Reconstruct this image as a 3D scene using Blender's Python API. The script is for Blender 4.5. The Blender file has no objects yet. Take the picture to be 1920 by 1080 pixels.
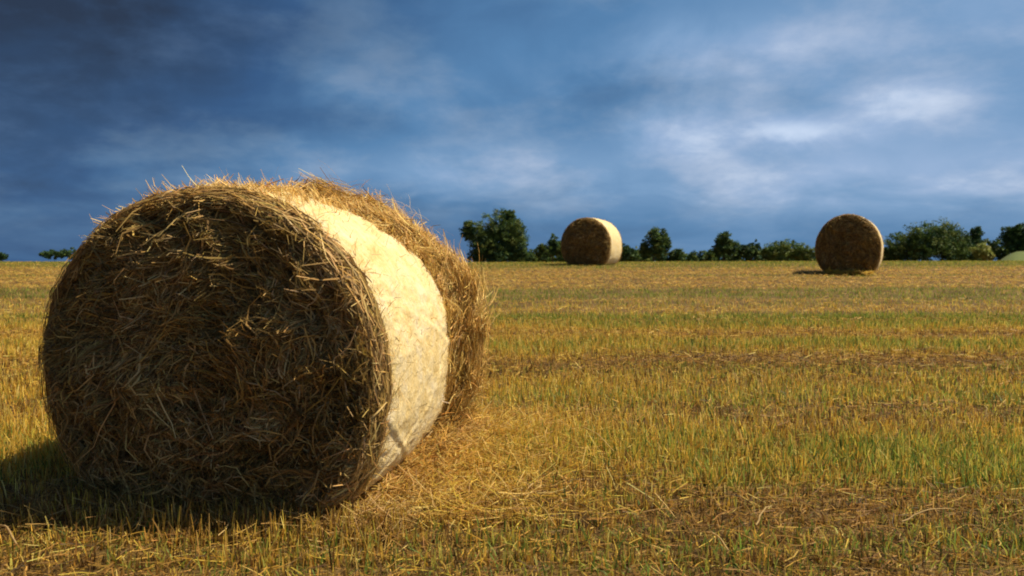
import bpy, math, random
import numpy as np

# ------------------------------------------------------------------ camera, sky, sun, exposure
sc = bpy.context.scene
C = sc.collection
R = math.radians
FPX = 1500.0                      # focal length in pixels of a 1920 wide frame
CAM_Z = 1.18
cam_d = bpy.data.cameras.new('camera')
cam_d.sensor_width = 36.0
cam_d.lens = FPX / 1920.0 * 36.0
cam_d.clip_start = 0.05
cam_d.clip_end = 9000
cam_d.dof.use_dof = True
cam_d.dof.focus_distance = 3.6
cam_d.dof.aperture_fstop = 4.0
cam = bpy.data.objects.new('camera', cam_d)
cam.location = (0, 0, CAM_Z)
cam.rotation_euler = (R(90) - math.atan(55 / FPX), 0, 0)
C.objects.link(cam)
sc.camera = cam

SUN_AZ = R(85)                    # clockwise from +Y (view direction) towards +X (right)
SUN_EL = R(55)
sun_dir = (math.sin(SUN_AZ) * math.cos(SUN_EL), math.cos(SUN_AZ) * math.cos(SUN_EL), math.sin(SUN_EL))

world = bpy.data.worlds.new('World')
sc.world = world
world.use_nodes = True
nt = world.node_tree
nt.nodes.clear()


def N(tree, kind, **kw):
    n = tree.nodes.new(kind)
    for k, v in kw.items():
        setattr(n, k, v)
    return n


def mth(tree, op, a, b=None, c=None, clamp=False):
    n = tree.nodes.new('ShaderNodeMath')
    n.operation = op
    n.use_clamp = clamp
    for i, v in enumerate((a, b, c)):
        if v is None:
            continue
        if isinstance(v, (int, float)):
            n.inputs[i].default_value = v
        else:
            tree.links.new(v, n.inputs[i])
    return n.outputs[0]


def vdot(tree, a, vec):
    n = tree.nodes.new('ShaderNodeVectorMath')
    n.operation = 'DOT_PRODUCT'
    tree.links.new(a, n.inputs[0])
    n.inputs[1].default_value = vec
    return n.outputs['Value']


def ramp(tree, fac, stops, interp='LINEAR'):
    n = tree.nodes.new('ShaderNodeValToRGB')
    cr = n.color_ramp
    cr.interpolation = interp
    while len(cr.elements) < len(stops):
        cr.elements.new(0.5)
    for e, (p, c) in zip(cr.elements, stops):
        e.position = p
        e.color = (c[0], c[1], c[2], 1)
    tree.links.new(fac, n.inputs[0])
    return n.outputs[0]


def noise(tree, vec, scale, detail=4, rough=0.5, dist=0.0, dim='3D'):
    n = tree.nodes.new('ShaderNodeTexNoise')
    n.noise_dimensions = dim
    n.inputs['Scale'].default_value = scale
    n.inputs['Detail'].default_value = detail
    n.inputs['Roughness'].default_value = rough
    n.inputs['Distortion'].default_value = dist
    tree.links.new(vec, n.inputs['Vector'])
    return n.outputs['Fac']


def build_sky():
    t = nt
    tc = N(t, 'ShaderNodeTexCoord')
    d = tc.outputs['Generated']
    sep = N(t, 'ShaderNodeSeparateXYZ')
    t.links.new(d, sep.inputs[0])
    x, y, z = sep.outputs
    zc = mth(t, 'MAXIMUM', z, -0.02)
    # a flat cloud deck seen in perspective
    den = mth(t, 'ADD', zc, 0.30)
    comb = N(t, 'ShaderNodeCombineXYZ')
    t.links.new(mth(t, 'DIVIDE', x, den), comb.inputs[0])
    t.links.new(mth(t, 'DIVIDE', y, den), comb.inputs[1])
    comb.inputs[2].default_value = 12.8
    p = comb.outputs[0]
    n1 = noise(t, p, 1.0, 5, 0.52, 0.35)
    n2 = noise(t, p, 3.2, 6, 0.55, 0.5)
    n3 = noise(t, d, 7.0, 6, 0.55, 0.6)
    # storm light: brighter towards the side the sun stands on
    side = vdot(t, d, (math.sin(SUN_AZ), math.cos(SUN_AZ), 0.0))
    L = mth(t, 'MULTIPLY_ADD', side, 0.50, 0.40)
    # darkening away to the upper left (deep storm cloud) and the rain band low over the land
    el_hi = mth(t, 'MULTIPLY', mth(t, 'MULTIPLY', mth(t, 'MAXIMUM', mth(t, 'SUBTRACT', zc, 0.13), 0.0), mth(t, 'SUBTRACT', 0.75, side)), -0.6)
    L = mth(t, 'ADD', L, el_hi)
    e1 = mth(t, 'DIVIDE', zc, 0.055)
    band = mth(t, 'EXPONENT', mth(t, 'MULTIPLY', mth(t, 'MULTIPLY', e1, e1), -1.0))
    L = mth(t, 'MULTIPLY_ADD', mth(t, 'MULTIPLY', band, mth(t, 'MULTIPLY_ADD', side, 0.9, 0.25)), -0.32, L)
    L = mth(t, 'ADD', L, mth(t, 'MULTIPLY', mth(t, 'SUBTRACT', n1, 0.5), 0.42))
    L = mth(t, 'ADD', L, mth(t, 'MULTIPLY', mth(t, 'SUBTRACT', n2, 0.5), 0.26))
    # broken cloud: pale grey sheets with firmer edges over the blue
    n4 = noise(t, p, 2.6, 9, 0.60, 0.05)
    mr = N(t, 'ShaderNodeMapRange', interpolation_type='SMOOTHSTEP')
    mr.inputs['From Min'].default_value = 0.40
    mr.inputs['From Max'].default_value = 0.72
    t.links.new(n4, mr.inputs['Value'])
    sheet = mth(t, 'MULTIPLY', mr.outputs[0], mth(t, 'SUBTRACT', 1.0, mth(t, 'MULTIPLY', band, 0.8)))
    L = mth(t, 'MULTIPLY_ADD', sheet, 0.16, L)
    # separate soft cumulus banks: (pixel x, pixel y of the 1920 frame, half width, half height, strength)
    banks = [(1490, 245, 66, 18, 0.26), (1270, 265, 85, 30, 0.26), (1390, 225, 170, 48, 0.14), (1710, 185, 85, 26, 0.17),
             (1340, 95, 190, 48, 0.22), (970, 305, 170, 42, 0.17), (760, 160, 260, 60, 0.11),
             (1560, 330, 420, 36, 0.13), (620, 330, 260, 40, 0.12),
             (1190, 180, 130, 70, -0.16), (1500, 195, 70, 22, -0.12), (330, 70, 330, 80, -0.07), (250, 200, 260, 50, -0.05)]
    sh = None
    for (px, py, hw, hh, st) in banks:
        az = math.atan((px - 960) / FPX)
        elv = math.atan((485 - py) / math.hypot(FPX, px - 960))
        c = (math.sin(az) * math.cos(elv), math.cos(az) * math.cos(elv), math.sin(elv))
        rt = (math.cos(az), -math.sin(az), 0)
        up = (-math.sin(az) * math.sin(elv), -math.cos(az) * math.sin(elv), math.cos(elv))
        a = mth(t, 'DIVIDE', vdot(t, d, rt), hw / FPX)
        b = mth(t, 'DIVIDE', mth(t, 'ADD', vdot(t, d, up), 0.0), hh / FPX)
        # wobble the outline with the cloud noise
        a = mth(t, 'MULTIPLY_ADD', mth(t, 'SUBTRACT', n3, 0.5), 2.6, a)
        b = mth(t, 'MULTIPLY_ADD', mth(t, 'SUBTRACT', n2, 0.5), 2.6, b)
        q = mth(t, 'ADD', mth(t, 'MULTIPLY', a, a), mth(t, 'MULTIPLY', b, b))
        g = mth(t, 'MULTIPLY', mth(t, 'EXPONENT', mth(t, 'MULTIPLY', q, -0.75)), st)
        f = mth(t, 'GREATER_THAN', vdot(t, d, c), 0.0)
        g = mth(t, 'MULTIPLY', g, f)
        sh = g if sh is None else mth(t, 'ADD', sh, g)
    sh = mth(t, 'MULTIPLY', sh, mth(t, 'MULTIPLY_ADD', n3, 1.6, 0.2))
    L = mth(t, 'ADD', L, sh)
    L = mth(t, 'ADD', L, mth(t, 'MULTIPLY', mth(t, 'SUBTRACT', n3, 0.5), 0.10), None)
    col = ramp(t, L, [(0.0, (0.012, 0.021, 0.043)), (0.20, (0.021, 0.062, 0.150)), (0.45, (0.060, 0.148, 0.285)),
                      (0.65, (0.125, 0.225, 0.375)), (0.82, (0.215, 0.305, 0.46)), (1.0, (0.40, 0.48, 0.61))])
    grey = ramp(t, L, [(0.0, (0.016, 0.022, 0.036)), (0.4, (0.085, 0.125, 0.19)), (0.7, (0.20, 0.26, 0.36)), (1.0, (0.44, 0.49, 0.59))])
    mg = N(t, 'ShaderNodeMix', data_type='RGBA')
    t.links.new(mth(t, 'MULTIPLY', sheet, 0.58), mg.inputs[0])
    t.links.new(col, mg.inputs[6])
    t.links.new(grey, mg.inputs[7])
    col = mg.outputs[2]
    sky = N(t, 'ShaderNodeTexSky')
    sky.sky_type = 'NISHITA'
    sky.sun_disc = False
    sky.sun_elevation = SUN_EL
    sky.sun_rotation = SUN_AZ
    bg1 = N(t, 'ShaderNodeBackground')
    t.links.new(sky.outputs[0], bg1.inputs[0])
    bg1.inputs[1].default_value = 0.05
    bg2 = N(t, 'ShaderNodeBackground')
    t.links.new(col, bg2.inputs[0])
    bg2.inputs[1].default_value = 1.07
    mx = N(t, 'ShaderNodeMixShader')
    mx.inputs[0].default_value = 0.93
    t.links.new(bg1.outputs[0], mx.inputs[1])
    t.links.new(bg2.outputs[0], mx.inputs[2])
    out = N(t, 'ShaderNodeOutputWorld')
    t.links.new(mx.outputs[0], out.inputs[0])


build_sky()

sun_d = bpy.data.lights.new('sun', 'SUN')
sun_d.energy = 5.0
sun_d.angle = R(0.6)
sun_d.color = (1.0, 0.84, 0.60)
sun = bpy.data.objects.new('sun', sun_d)
sun.rotation_euler = (R(90) - SUN_EL, 0, math.pi - SUN_AZ)
C.objects.link(sun)

vs = sc.view_settings
vs.view_transform = 'Standard'
vs.look = 'None'
vs.exposure = 0.52
vs.gamma = 1.0
vs.use_curve_mapping = False
sc.cycles.filter_width = 1.9
sc.cycles.max_bounces = 8
sc.cycles.use_denoising = True

# ------------------------------------------------------------------ helpers
rng = np.random.default_rng(11)
random.seed(11)


def _hash(ix, iy, iz, seed):
    h = (ix.astype(np.int64) * 374761393 + iy.astype(np.int64) * 668265263 + iz.astype(np.int64) * 2147483647 + seed * 974711) & 0xFFFFFFFF
    h = ((h ^ (h >> 13)) * 1274126177) & 0xFFFFFFFF
    h = h ^ (h >> 16)
    return (h & 0xFFFF) / 65535.0


def vnoise(p, seed=0):
    p = np.asarray(p, float)
    i = np.floor(p).astype(np.int64)
    f = p - i
    f = f * f * (3 - 2 * f)
    r = 0
    for dx in (0, 1):
        wx = f[..., 0] if dx else 1 - f[..., 0]
        for dy in (0, 1):
            wy = f[..., 1] if dy else 1 - f[..., 1]
            for dz in (0, 1):
                wz = f[..., 2] if dz else 1 - f[..., 2]
                r = r + wx * wy * wz * _hash(i[..., 0] + dx, i[..., 1] + dy, i[..., 2] + dz, seed)
    return r


def fbm(p, seed=0, octv=4, gain=0.5):
    p = np.asarray(p, float)
    a, s, tot = 1.0, 0.0, 0.0
    for o in range(octv):
        s = s + a * vnoise(p * (2 ** o) + o * 17.3, seed + o)
        tot += a
        a *= gain
    return s / tot


def fbm2(x, y, sx, sy, seed=0, octv=4, gain=0.5):
    return fbm(np.stack([np.asarray(x) * sx, np.asarray(y) * sy, np.zeros_like(np.asarray(x, float)) + 0.5], -1), seed, octv, gain)


def sstep(a, b, x):
    t = np.clip((x - a) / (b - a), 0, 1)
    return t * t * (3 - 2 * t)


def mesh_np(name, V, F, col=None, smooth=True):
    """V (n,3), F (m,k) all faces of one size k, col (n,3)"""
    V = np.ascontiguousarray(V, np.float32)
    F = np.ascontiguousarray(F, np.int32)
    m = bpy.data.meshes.new(name)
    m.vertices.add(len(V))
    m.vertices.foreach_set('co', V.ravel())
    k = F.shape[1]
    m.loops.add(F.size)
    m.loops.foreach_set('vertex_index', F.ravel())
    m.polygons.add(len(F))
    m.polygons.foreach_set('loop_start', np.arange(0, F.size, k, dtype=np.int32))
    m.polygons.foreach_set('use_smooth', np.full(len(F), smooth, bool))
    if col is not None:
        a = m.color_attributes.new('col', 'FLOAT_COLOR', 'POINT')
        cc = np.ones((len(V), 4), np.float32)
        cc[:, :3] = col
        a.data.foreach_set('color', cc.ravel())
    m.update(calc_edges=True)
    return m


def ribbon_arrays(P, side, W, col):
    """P (n,k,3) points, side (n,3)|(n,k,3) unit, W (n,k) full widths, col (n,3)"""
    n, k, _ = P.shape
    if side.ndim == 2:
        side = side[:, None, :]
    h = side * (W[..., None] * 0.5)
    V = np.stack([P - h, P + h], 2).reshape(-1, 3)
    base = (np.arange(n) * 2 * k)[:, None] + (np.arange(k - 1) * 2)[None, :]
    F = np.stack([base, base + 1, base + 3, base + 2], -1).reshape(-1, 4)
    cc = np.repeat(col, 2 * k, axis=0)
    return V, F, cc


def join_arrays(parts):
    Vs, Fs, Cs, o = [], [], [], 0
    for V, F, c in parts:
        Vs.append(V)
        Fs.append(F + o)
        Cs.append(c)
        o += len(V)
    return np.concatenate(Vs), np.concatenate(Fs), np.concatenate(Cs)


def unit(v):
    return v / np.maximum(np.linalg.norm(v, axis=-1, keepdims=True), 1e-9)


def obj(name, mesh, mat=None, parent=None, **props):
    o = bpy.data.objects.new(name, mesh)
    C.objects.link(o)
    if mat is not None:
        mesh.materials.append(mat) if not mesh.materials else None
    if parent is not None:
        o.parent = parent
    for k, v in props.items():
        o[k] = v
    return o


def empty(name, loc, rot=(0, 0, 0), **props):
    o = bpy.data.objects.new(name, None)
    o.location = loc
    o.rotation_euler = rot
    o.empty_display_size = 0.3
    C.objects.link(o)
    for k, v in props.items():
        o[k] = v
    return o


# ------------------------------------------------------------------ materials
def new_mat(name):
    m = bpy.data.materials.new(name)
    m.use_nodes = True
    m.node_tree.nodes.clear()
    return m, m.node_tree


def blade_mat(name, trans=0.35, rough=0.55, spec=0.25):
    """thin dry straw or leaf: colour of each blade from its own attribute, some light passes through"""
    m, t = new_mat(name)
    at = N(t, 'ShaderNodeAttribute', attribute_name='col')
    tc = N(t, 'ShaderNodeTexCoord')
    v = noise(t, tc.outputs['Object'], 90.0, 2, 0.5)
    hs = N(t, 'ShaderNodeHueSaturation')
    t.links.new(at.outputs['Color'], hs.inputs['Color'])
    t.links.new(mth(t, 'MULTIPLY_ADD', v, 0.7, 0.65), hs.inputs['Value'])
    b = N(t, 'ShaderNodeBsdfPrincipled')
    t.links.new(hs.outputs[0], b.inputs['Base Color'])
    b.inputs['Roughness'].default_value = rough
    b.inputs['Specular IOR Level'].default_value = spec
    tr = N(t, 'ShaderNodeBsdfTranslucent')
    t.links.new(hs.outputs[0], tr.inputs['Color'])
    mx = N(t, 'ShaderNodeMixShader')
    mx.inputs[0].default_value = trans
    t.links.new(b.outputs[0], mx.inputs[1])
    t.links.new(tr.outputs[0], mx.inputs[2])
    out = N(t, 'ShaderNodeOutputMaterial')
    t.links.new(mx.outputs[0], out.inputs[0])
    return m


def surf_mat(name, col_fn, rough=0.9, bump=None, bump_d=0.02, bump_s=0.6):
    m, t = new_mat(name)
    tc = N(t, 'ShaderNodeTexCoord')
    co = tc.outputs['Object']
    b = N(t, 'ShaderNodeBsdfPrincipled')
    t.links.new(col_fn(t, co), b.inputs['Base Color'])
    b.inputs['Roughness'].default_value = rough
    b.inputs['Specular IOR Level'].default_value = 0.2
    if bump:
        bp = N(t, 'ShaderNodeBump')
        bp.inputs['Distance'].default_value = bump_d
        bp.inputs['Strength'].default_value = bump_s
        t.links.new(bump(t, co), bp.inputs['Height'])
        t.links.new(bp.outputs[0], b.inputs['Normal'])
    out = N(t, 'ShaderNodeOutputMaterial')
    t.links.new(b.outputs[0], out.inputs[0])
    return m


M_stubble = blade_mat('stubble_straw', 0.42)
M_grass = blade_mat('grass_blade', 0.48)
M_straw = blade_mat('bale_straw', 0.22)
M_leaf = blade_mat('tree_leaf', 0.22, 0.6, 0.2)


def soil_col(t, co):
    n = noise(t, co, 2.2, 6, 0.62)
    n2 = noise(t, co, 45.0, 4, 0.6)
    f = mth(t, 'ADD', mth(t, 'MULTIPLY', n, 0.55), mth(t, 'MULTIPLY', n2, 0.45))
    return ramp(t, f, [(0.30, (0.045, 0.028, 0.013)), (0.48, (0.12, 0.076, 0.027)), (0.60, (0.21, 0.14, 0.043)), (0.75, (0.15, 0.15, 0.035))])


M_soil = surf_mat('field_soil', soil_col, 0.95, lambda t, co: noise(t, co, 30.0, 6, 0.65), 0.04, 0.8)


def core_col(t, co):
    n = noise(t, co, 14.0, 6, 0.65, 0.8)
    return ramp(t, n, [(0.3, (0.08, 0.053, 0.02)), (0.5, (0.25, 0.16, 0.055)), (0.7, (0.42, 0.28, 0.09))])


M_core = surf_mat('packed_straw', core_col, 0.95, lambda t, co: noise(t, co, 60.0, 6, 0.7, 1.0), 0.02, 1.0)


def round_coords(t, co):
    """unrolled barrel: along the winding, across it"""
    sp = N(t, 'ShaderNodeSeparateXYZ')
    t.links.new(co, sp.inputs[0])
    th = mth(t, 'ARCTAN2', mth(t, 'SUBTRACT', sp.outputs[2], 0.62), sp.outputs[0])
    cb = N(t, 'ShaderNodeCombineXYZ')
    t.links.new(mth(t, 'MULTIPLY', th, 0.7), cb.inputs[0])
    t.links.new(mth(t, 'MULTIPLY', sp.outputs[1], 2.6), cb.inputs[1])
    return cb.outputs[0]


def net_col(t, co):
    n = noise(t, co, 9.0, 6, 0.6, 0.6)
    n2 = noise(t, round_coords(t, co), 42.0, 5, 0.65, 0.9)
    f = mth(t, 'ADD', mth(t, 'MULTIPLY', n, 0.5), mth(t, 'MULTIPLY', n2, 0.5))
    return ramp(t, f, [(0.30, (0.48, 0.32, 0.11)), (0.41, (0.68, 0.51, 0.21)), (0.50, (0.73, 0.59, 0.30)), (0.62, (0.73, 0.64, 0.44))])


def net_bump(t, co):
    n = mth(t, 'ADD', noise(t, co, 35.0, 6, 0.6, 0.8), noise(t, round_coords(t, co), 42.0, 5, 0.65, 0.9))
    w = N(t, 'ShaderNodeTexWave', wave_type='BANDS', bands_direction='Y')
    w.inputs['Scale'].default_value = 55.0
    w.inputs['Distortion'].default_value = 1.5
    t.links.new(co, w.inputs['Vector'])
    return mth(t, 'MULTIPLY_ADD', w.outputs['Fac'], 0.12, n)


M_net = surf_mat('net_wrap', net_col, 0.7, net_bump, 0.012, 0.7)
M_flap = surf_mat('torn_net', lambda t, co: ramp(t, noise(t, co, 40.0, 4, 0.6), [(0.3, (0.42, 0.33, 0.18)), (0.6, (0.62, 0.54, 0.38))]), 0.7,
                  lambda t, co: noise(t, co, 60.0, 5, 0.6), 0.012, 0.8)
M_bark = surf_mat('bark', lambda t, co: ramp(t, noise(t, co, 3.0, 5), [(0.3, (0.03, 0.022, 0.014)), (0.7, (0.09, 0.07, 0.05))]), 0.9,
                  lambda t, co: noise(t, co, 8.0, 5), 0.05)
M_hill = surf_mat('hill_pasture', lambda t, co: ramp(t, noise(t, co, 0.6, 8, 0.75), [(0.35, (0.055, 0.09, 0.022)), (0.5, (0.10, 0.135, 0.035)), (0.65, (0.155, 0.165, 0.05))]), 0.95)

# ------------------------------------------------------------------ field
SL = 0.0467                       # the field climbs gently away from the camera ...
Y0, Y1 = 20.0, 27.0               # ... to a crest ...
SF = -0.016                       # ... and falls away behind it


def ground_z(x, y):
    x = np.asarray(x, float)
    y = np.asarray(y, float)
    t = np.clip(y - Y0, 0, Y1 - Y0)
    z = SL * np.minimum(y, Y0) + SL * t - (SL - SF) / (2 * (Y1 - Y0)) * t * t
    far = np.clip(y - Y1, 0, 150)
    z = z + SF * far - 0.006 * np.clip(y - Y1 - 150, 0, None)
    near = 1 - sstep(15, 26, np.hypot(x, y))
    z = z + near * 0.035 * (fbm2(x, y, 0.5, 1.6, 5, 3) - 0.5)
    z = z + (fbm2(x, y, 0.06, 0.05, 9, 2) - 0.5) * 0.10 * sstep(8, 20, np.hypot(x, y))
    return z


def build_ground():
    ys = np.concatenate([np.linspace(-60, 0, 13), np.linspace(0.25, 30, 150), np.geomspace(31, 3500, 50)])
    xs = np.concatenate([-np.geomspace(3500, 22, 36), np.linspace(-20, 20, 161), np.geomspace(22, 3500, 36)])
    X, Y = np.meshgrid(xs, ys)
    V = np.stack([X, Y, ground_z(X, Y)], -1).reshape(-1, 3)
    nx = len(xs)
    i = np.arange(len(ys) - 1)[:, None] * nx + np.arange(nx - 1)[None, :]
    F = np.stack([i, i + 1, i + nx + 1, i + nx], -1).reshape(-1, 4)
    obj('field', mesh_np('field', V, F), M_soil, kind='structure')


build_ground()

# mown strips run across the view: distance, greenness, brown litter, gold
BANDS = np.array([
    (1.5, .36, .95), (2.6, .36, .95), (2.79, .46, .75), (3.05, .24, .90), (3.30, .20, .95), (3.62, .62, .25), (4.07, .66, .15), (4.55, .32, .25),
    (4.90, .22, .80), (5.05, .25, .75), (5.3, .50, .15), (5.8, .50, .15), (6.2, .15, .95), (6.6, .12, .95), (6.9, .42, .2), (7.5, .55, .15),
    (8.2, .10, .55), (8.6, .12, .5), (8.95, .55, .25), (9.57, .62, .7), (10.1, .20, .15), (11, .16, .1), (11.6, .45, .2), (12.4, .85, .1), (13.4, .90, .1),
    (14.2, .35, .2), (15.0, .05, .75), (16.6, .08, .8), (17.3, .40, .2), (18.2, .05, .75), (19.4, .05, .7), (20.4, .6, .1), (22, .75, .1), (28, .65, .1)])

BALES = []                        # (x, y, half width, half length, yaw) footprint to keep free of standing stubble


def covered(x, y, grow=0.0):
    m = np.zeros(len(x), bool)
    for (bx, by, hw, hl, yaw) in BALES:
        dx, dy = x - bx, y - by
        a = dx * math.cos(yaw) - dy * math.sin(yaw)
        b = dx * math.sin(yaw) + dy * math.cos(yaw)
        m |= (np.abs(a) < hw + grow) & (b > -grow) & (b < 2 * hl + grow)
    return m


def field_state(x, y):
    d = y * (1 - 0.012 * x / np.maximum(y, 2)) + 0.75 * (fbm2(x, y, 0.42, 0.6, 21, 4, 0.6) - 0.5) * np.clip(y / 5, 0.6, 2.4)
    g = np.interp(d, BANDS[:, 0], BANDS[:, 1])
    b = np.interp(d, BANDS[:, 0], BANDS[:, 2])
    fade = 1 - 0.72 * sstep(6, 13, y)
    n = (fbm2(x, y, 0.9, 1.6, 31, 4) - 0.5) * fade
    n2 = (fbm2(x, y, 3.2, 4.2, 41, 3) - 0.5) * fade
    rows = np.sin(2 * math.pi * d / 1.22 + 0.6) * sstep(4.2, 6, y)
    left = 1 - sstep(-1.2, 1.6, x - (y - 4) * 0.05)
    g = np.clip((g - 0.4) * 1.35 + 0.42 + 1.3 * n + 0.9 * n2 - 0.25 * left * (1 - sstep(7, 10, y)) + 0.10 * sstep(0, 2.5, x) + 0.34 * rows, 0, 1)
    b = np.clip((b - 0.4) * 1.15 + 0.40 - 1.1 * n - 1.1 * n2 - 0.15 * left * sstep(2.9, 3.5, y) - 0.34 * rows, 0, 1)
    return g, b


STRAW = np.array([(.76, .54, .095), (.66, .41, .065), (.80, .62, .18), (.70, .54, .085), (.57, .34, .055)])
BROWN = np.array([(.30, .175, .05), (.19, .11, .036), (.40, .235, .06), (.10, .062, .026), (.48, .28, .065)])
ORANGE = np.array([(.70, .43, .10), (.60, .36, .085), (.48, .29, .075), (.74, .50, .14)])
FARGREEN = np.array([(.20, .27, .04), (.27, .32, .05), (.36, .38, .06), (.16, .22, .04)])
GREEN = np.array([(.18, .26, .045), (.26, .31, .055), (.38, .38, .07), (.13, .20, .045), (.46, .42, .08)])


def pick(pal, n):
    c = pal[rng.integers(0, len(pal), n)]
    return c * rng.uniform(0.75, 1.2, (n, 1)) * (1 + rng.normal(0, 0.05, (n, 3)))


def wedge(n, d0, d1):
    d = np.sqrt(rng.uniform(d0 * d0, d1 * d1, n))
    x = rng.uniform(-1, 1, n) * (0.64 * d * 1.18 + 0.6)
    return x, d


def blades(x, y, h, w, lean, col, k, curl=0.5):
    n = len(x)
    az = rng.uniform(0, 2 * math.pi, n)
    ln = np.abs(rng.normal(0, lean, n))
    t = np.linspace(0, 1, k)[None, :]
    ang = ln[:, None] * (0.5 + curl * t * 1.6)
    s = h[:, None] * t
    r = s * np.sin(np.clip(ang, 0, 1.5))
    z = s * np.cos(np.clip(ang, 0, 1.5))
    P = np.stack([x[:, None] + r * np.cos(az)[:, None], y[:, None] + r * np.sin(az)[:, None], ground_z(x, y)[:, None] - 0.005 + z], -1)
    sa = rng.uniform(0, math.pi, n)
    side = np.stack([np.cos(sa), np.sin(sa), np.zeros(n)], -1)
    W = w[:, None] * np.interp(t, [0, 0.6, 1], [1.0, 0.85, 0.35])
    return ribbon_arrays(P, side, W, col)


def lying(x, y, ln, w, z0, col, k=3, tilt=0.18):
    n = len(x)
    az = rng.uniform(0, 2 * math.pi, n)
    bend = rng.normal(0, 0.5, n)
    t = np.linspace(-0.5, 0.5, k)[None, :]
    a = az[:, None] + bend[:, None] * t
    px = x[:, None] + ln[:, None] * t * np.cos(a)
    py = y[:, None] + ln[:, None] * t * np.sin(a)
    pz = ground_z(x, y)[:, None] + z0[:, None] + ln[:, None] * t * rng.normal(0, tilt, n)[:, None]
    P = np.stack([px, py, pz], -1)
    side = unit(np.stack([-np.sin(az), np.cos(az), rng.normal(0, 0.6, n)], -1))
    return ribbon_arrays(P, side, np.repeat(w[:, None], k, 1), col)


def build_stubble():
    sets = {'stubble': [], 'grass': [], 'litter': []}
    for (d0, d1, n, k, ws, hs) in ((1.9, 4.4, 78000, 3, 1.6, 1.05), (4.4, 10, 152000, 3, 1.9, 0.9), (10, 29, 250000, 2, 2.7, 0.66)):
        x, y = wedge(n, d0, d1)
        keep = ~covered(x, y, -0.06)
        x, y = x[keep], y[keep]
        g, b = field_state(x, y)
        u = rng.uniform(0, 1, len(x))
        u2 = rng.uniform(0, 1, len(x))
        is_g = u < g * np.where(y > 9, 0.95, 0.72)
        thin = (rng.uniform(0, 1, len(x)) < sstep(0.55, 1.0, b) * 0.25) & ~is_g
        is_l = (~is_g) & (u2 < np.interp(y, [4, 9, 13], [0.17, 0.14, 0.36]) * (1 - 0.8 * g) + np.interp(y, [4, 9, 13], [0.26, 0.2, 0.06]) * b)
        is_s = ~(is_g | is_l | thin)
        # cut straw standing in drilled rows that run across
        xs, ys = x[is_s].copy(), y[is_s].copy()
        row = 0.17
        ys2 = (np.round(ys / row) * row) + rng.normal(0, 0.028, len(ys))
        ys = np.where(ys < 12, ys2, ys)
        bs = b[is_s]
        col = pick(STRAW, len(xs))
        br = rng.uniform(0, 1, len(xs)) < bs * 0.85
        col[br] = np.where(((ys[br] > rng.uniform(7, 11, br.sum())) & (bs[br] < rng.uniform(0.7, 0.95, br.sum())))[:, None], pick(ORANGE, br.sum()), pick(BROWN, br.sum()))
        hs = np.interp(ys, [2, 4.4, 9, 13, 20], [1.0, 1.0, 0.85, 0.62, 0.55])
        h = rng.uniform(0.05, 0.115, len(xs)) * (1 - 0.45 * bs) * hs
        sets['stubble'].append(blades(xs, ys, h, rng.uniform(.0024, .0050, len(xs)) * ws, 0.40 if d0 < 9 else 0.65, col, k, 0.2))
        xs, ys = x[is_g], y[is_g]
        gg = g[is_g]
        col = np.where((ys > rng.uniform(6, 10, len(ys)))[:, None], pick(FARGREEN, len(xs)), pick(GREEN, len(xs)))
        hs = np.interp(ys, [2, 4.4, 9, 13, 20], [1.0, 1.0, 0.85, 0.62, 0.55])
        h = rng.uniform(0.035, 0.12, len(xs)) * (0.50 + 0.6 * gg) * hs
        sets['grass'].append(blades(xs, ys, h, rng.uniform(.0024, .0055, len(xs)) * ws, 0.65, col, k, 0.6))
        xs, ys = x[is_l], y[is_l]
        bl = b[is_l]
        col = pick(STRAW, len(xs)) * 0.9
        br = rng.uniform(0, 1, len(xs)) < 0.15 + bl * 0.75
        col[br] = np.where((ys[br] > rng.uniform(7, 11, br.sum()))[:, None], pick(ORANGE, br.sum()), pick(BROWN, br.sum()))
        sets['litter'].append(lying(xs, ys, rng.uniform(.04, .12, len(xs)), rng.uniform(.002, .0042, len(xs)) * np.where(ys < 5, 1.05, ws),
                                    rng.uniform(0.004, 0.045, len(xs)), col))
    x, y = wedge(26000, 1.9, 7.0)
    keep = ~covered(x, y, -0.03)
    x, y = x[keep], y[keep]
    g, b = field_state(x, y)
    keep = rng.uniform(0, 1, len(x)) < 0.12 + 0.55 * sstep(0.35, 0.8, b)
    x, y = x[keep], y[keep]
    n = len(x)
    col = pick(BROWN, n)
    pale = rng.uniform(0, 1, n) < 0.22
    col[pale] = pick(ORANGE, pale.sum()) * 0.9
    sets['litter'].append(lying(x, y, rng.uniform(.03, .11, n), rng.uniform(.0025, .006, n), rng.uniform(0.0, 0.035, n), col, 3, 0.3))
    n = 1700
    u = rng.uniform(-0.85, 0.85, n)
    v = -0.02 - np.abs(rng.normal(0, 0.16, n))
    fx = -1.222 + u * math.cos(R(11)) + v * math.sin(R(11))
    fy = 3.22 - u * math.sin(R(11)) + v * math.cos(R(11))
    col = pick(STRAW, n) * 0.9
    br = rng.uniform(0, 1, n) < 0.5
    col[br] = pick(BROWN, br.sum())
    sets['stubble'].append(blades(fx, fy, rng.uniform(.05, .13, n), rng.uniform(.0036, .0075, n), 0.30, col, 4, 0.2))
    obj('stubble', mesh_np('stubble', *join_arrays(sets['stubble'])), M_stubble,
        label='short cut golden straw stubble standing in rows over the field', category='stubble', kind='stuff')
    obj('grass', mesh_np('grass', *join_arrays(sets['grass'])), M_grass,
        label='fresh green grass growing up between the stubble', category='grass', kind='stuff')
    obj('straw_litter', mesh_np('straw_litter', *join_arrays(sets['litter'])), M_stubble,
        label='loose brown and golden straw litter lying over the stubble', category='straw', kind='stuff')


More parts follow.
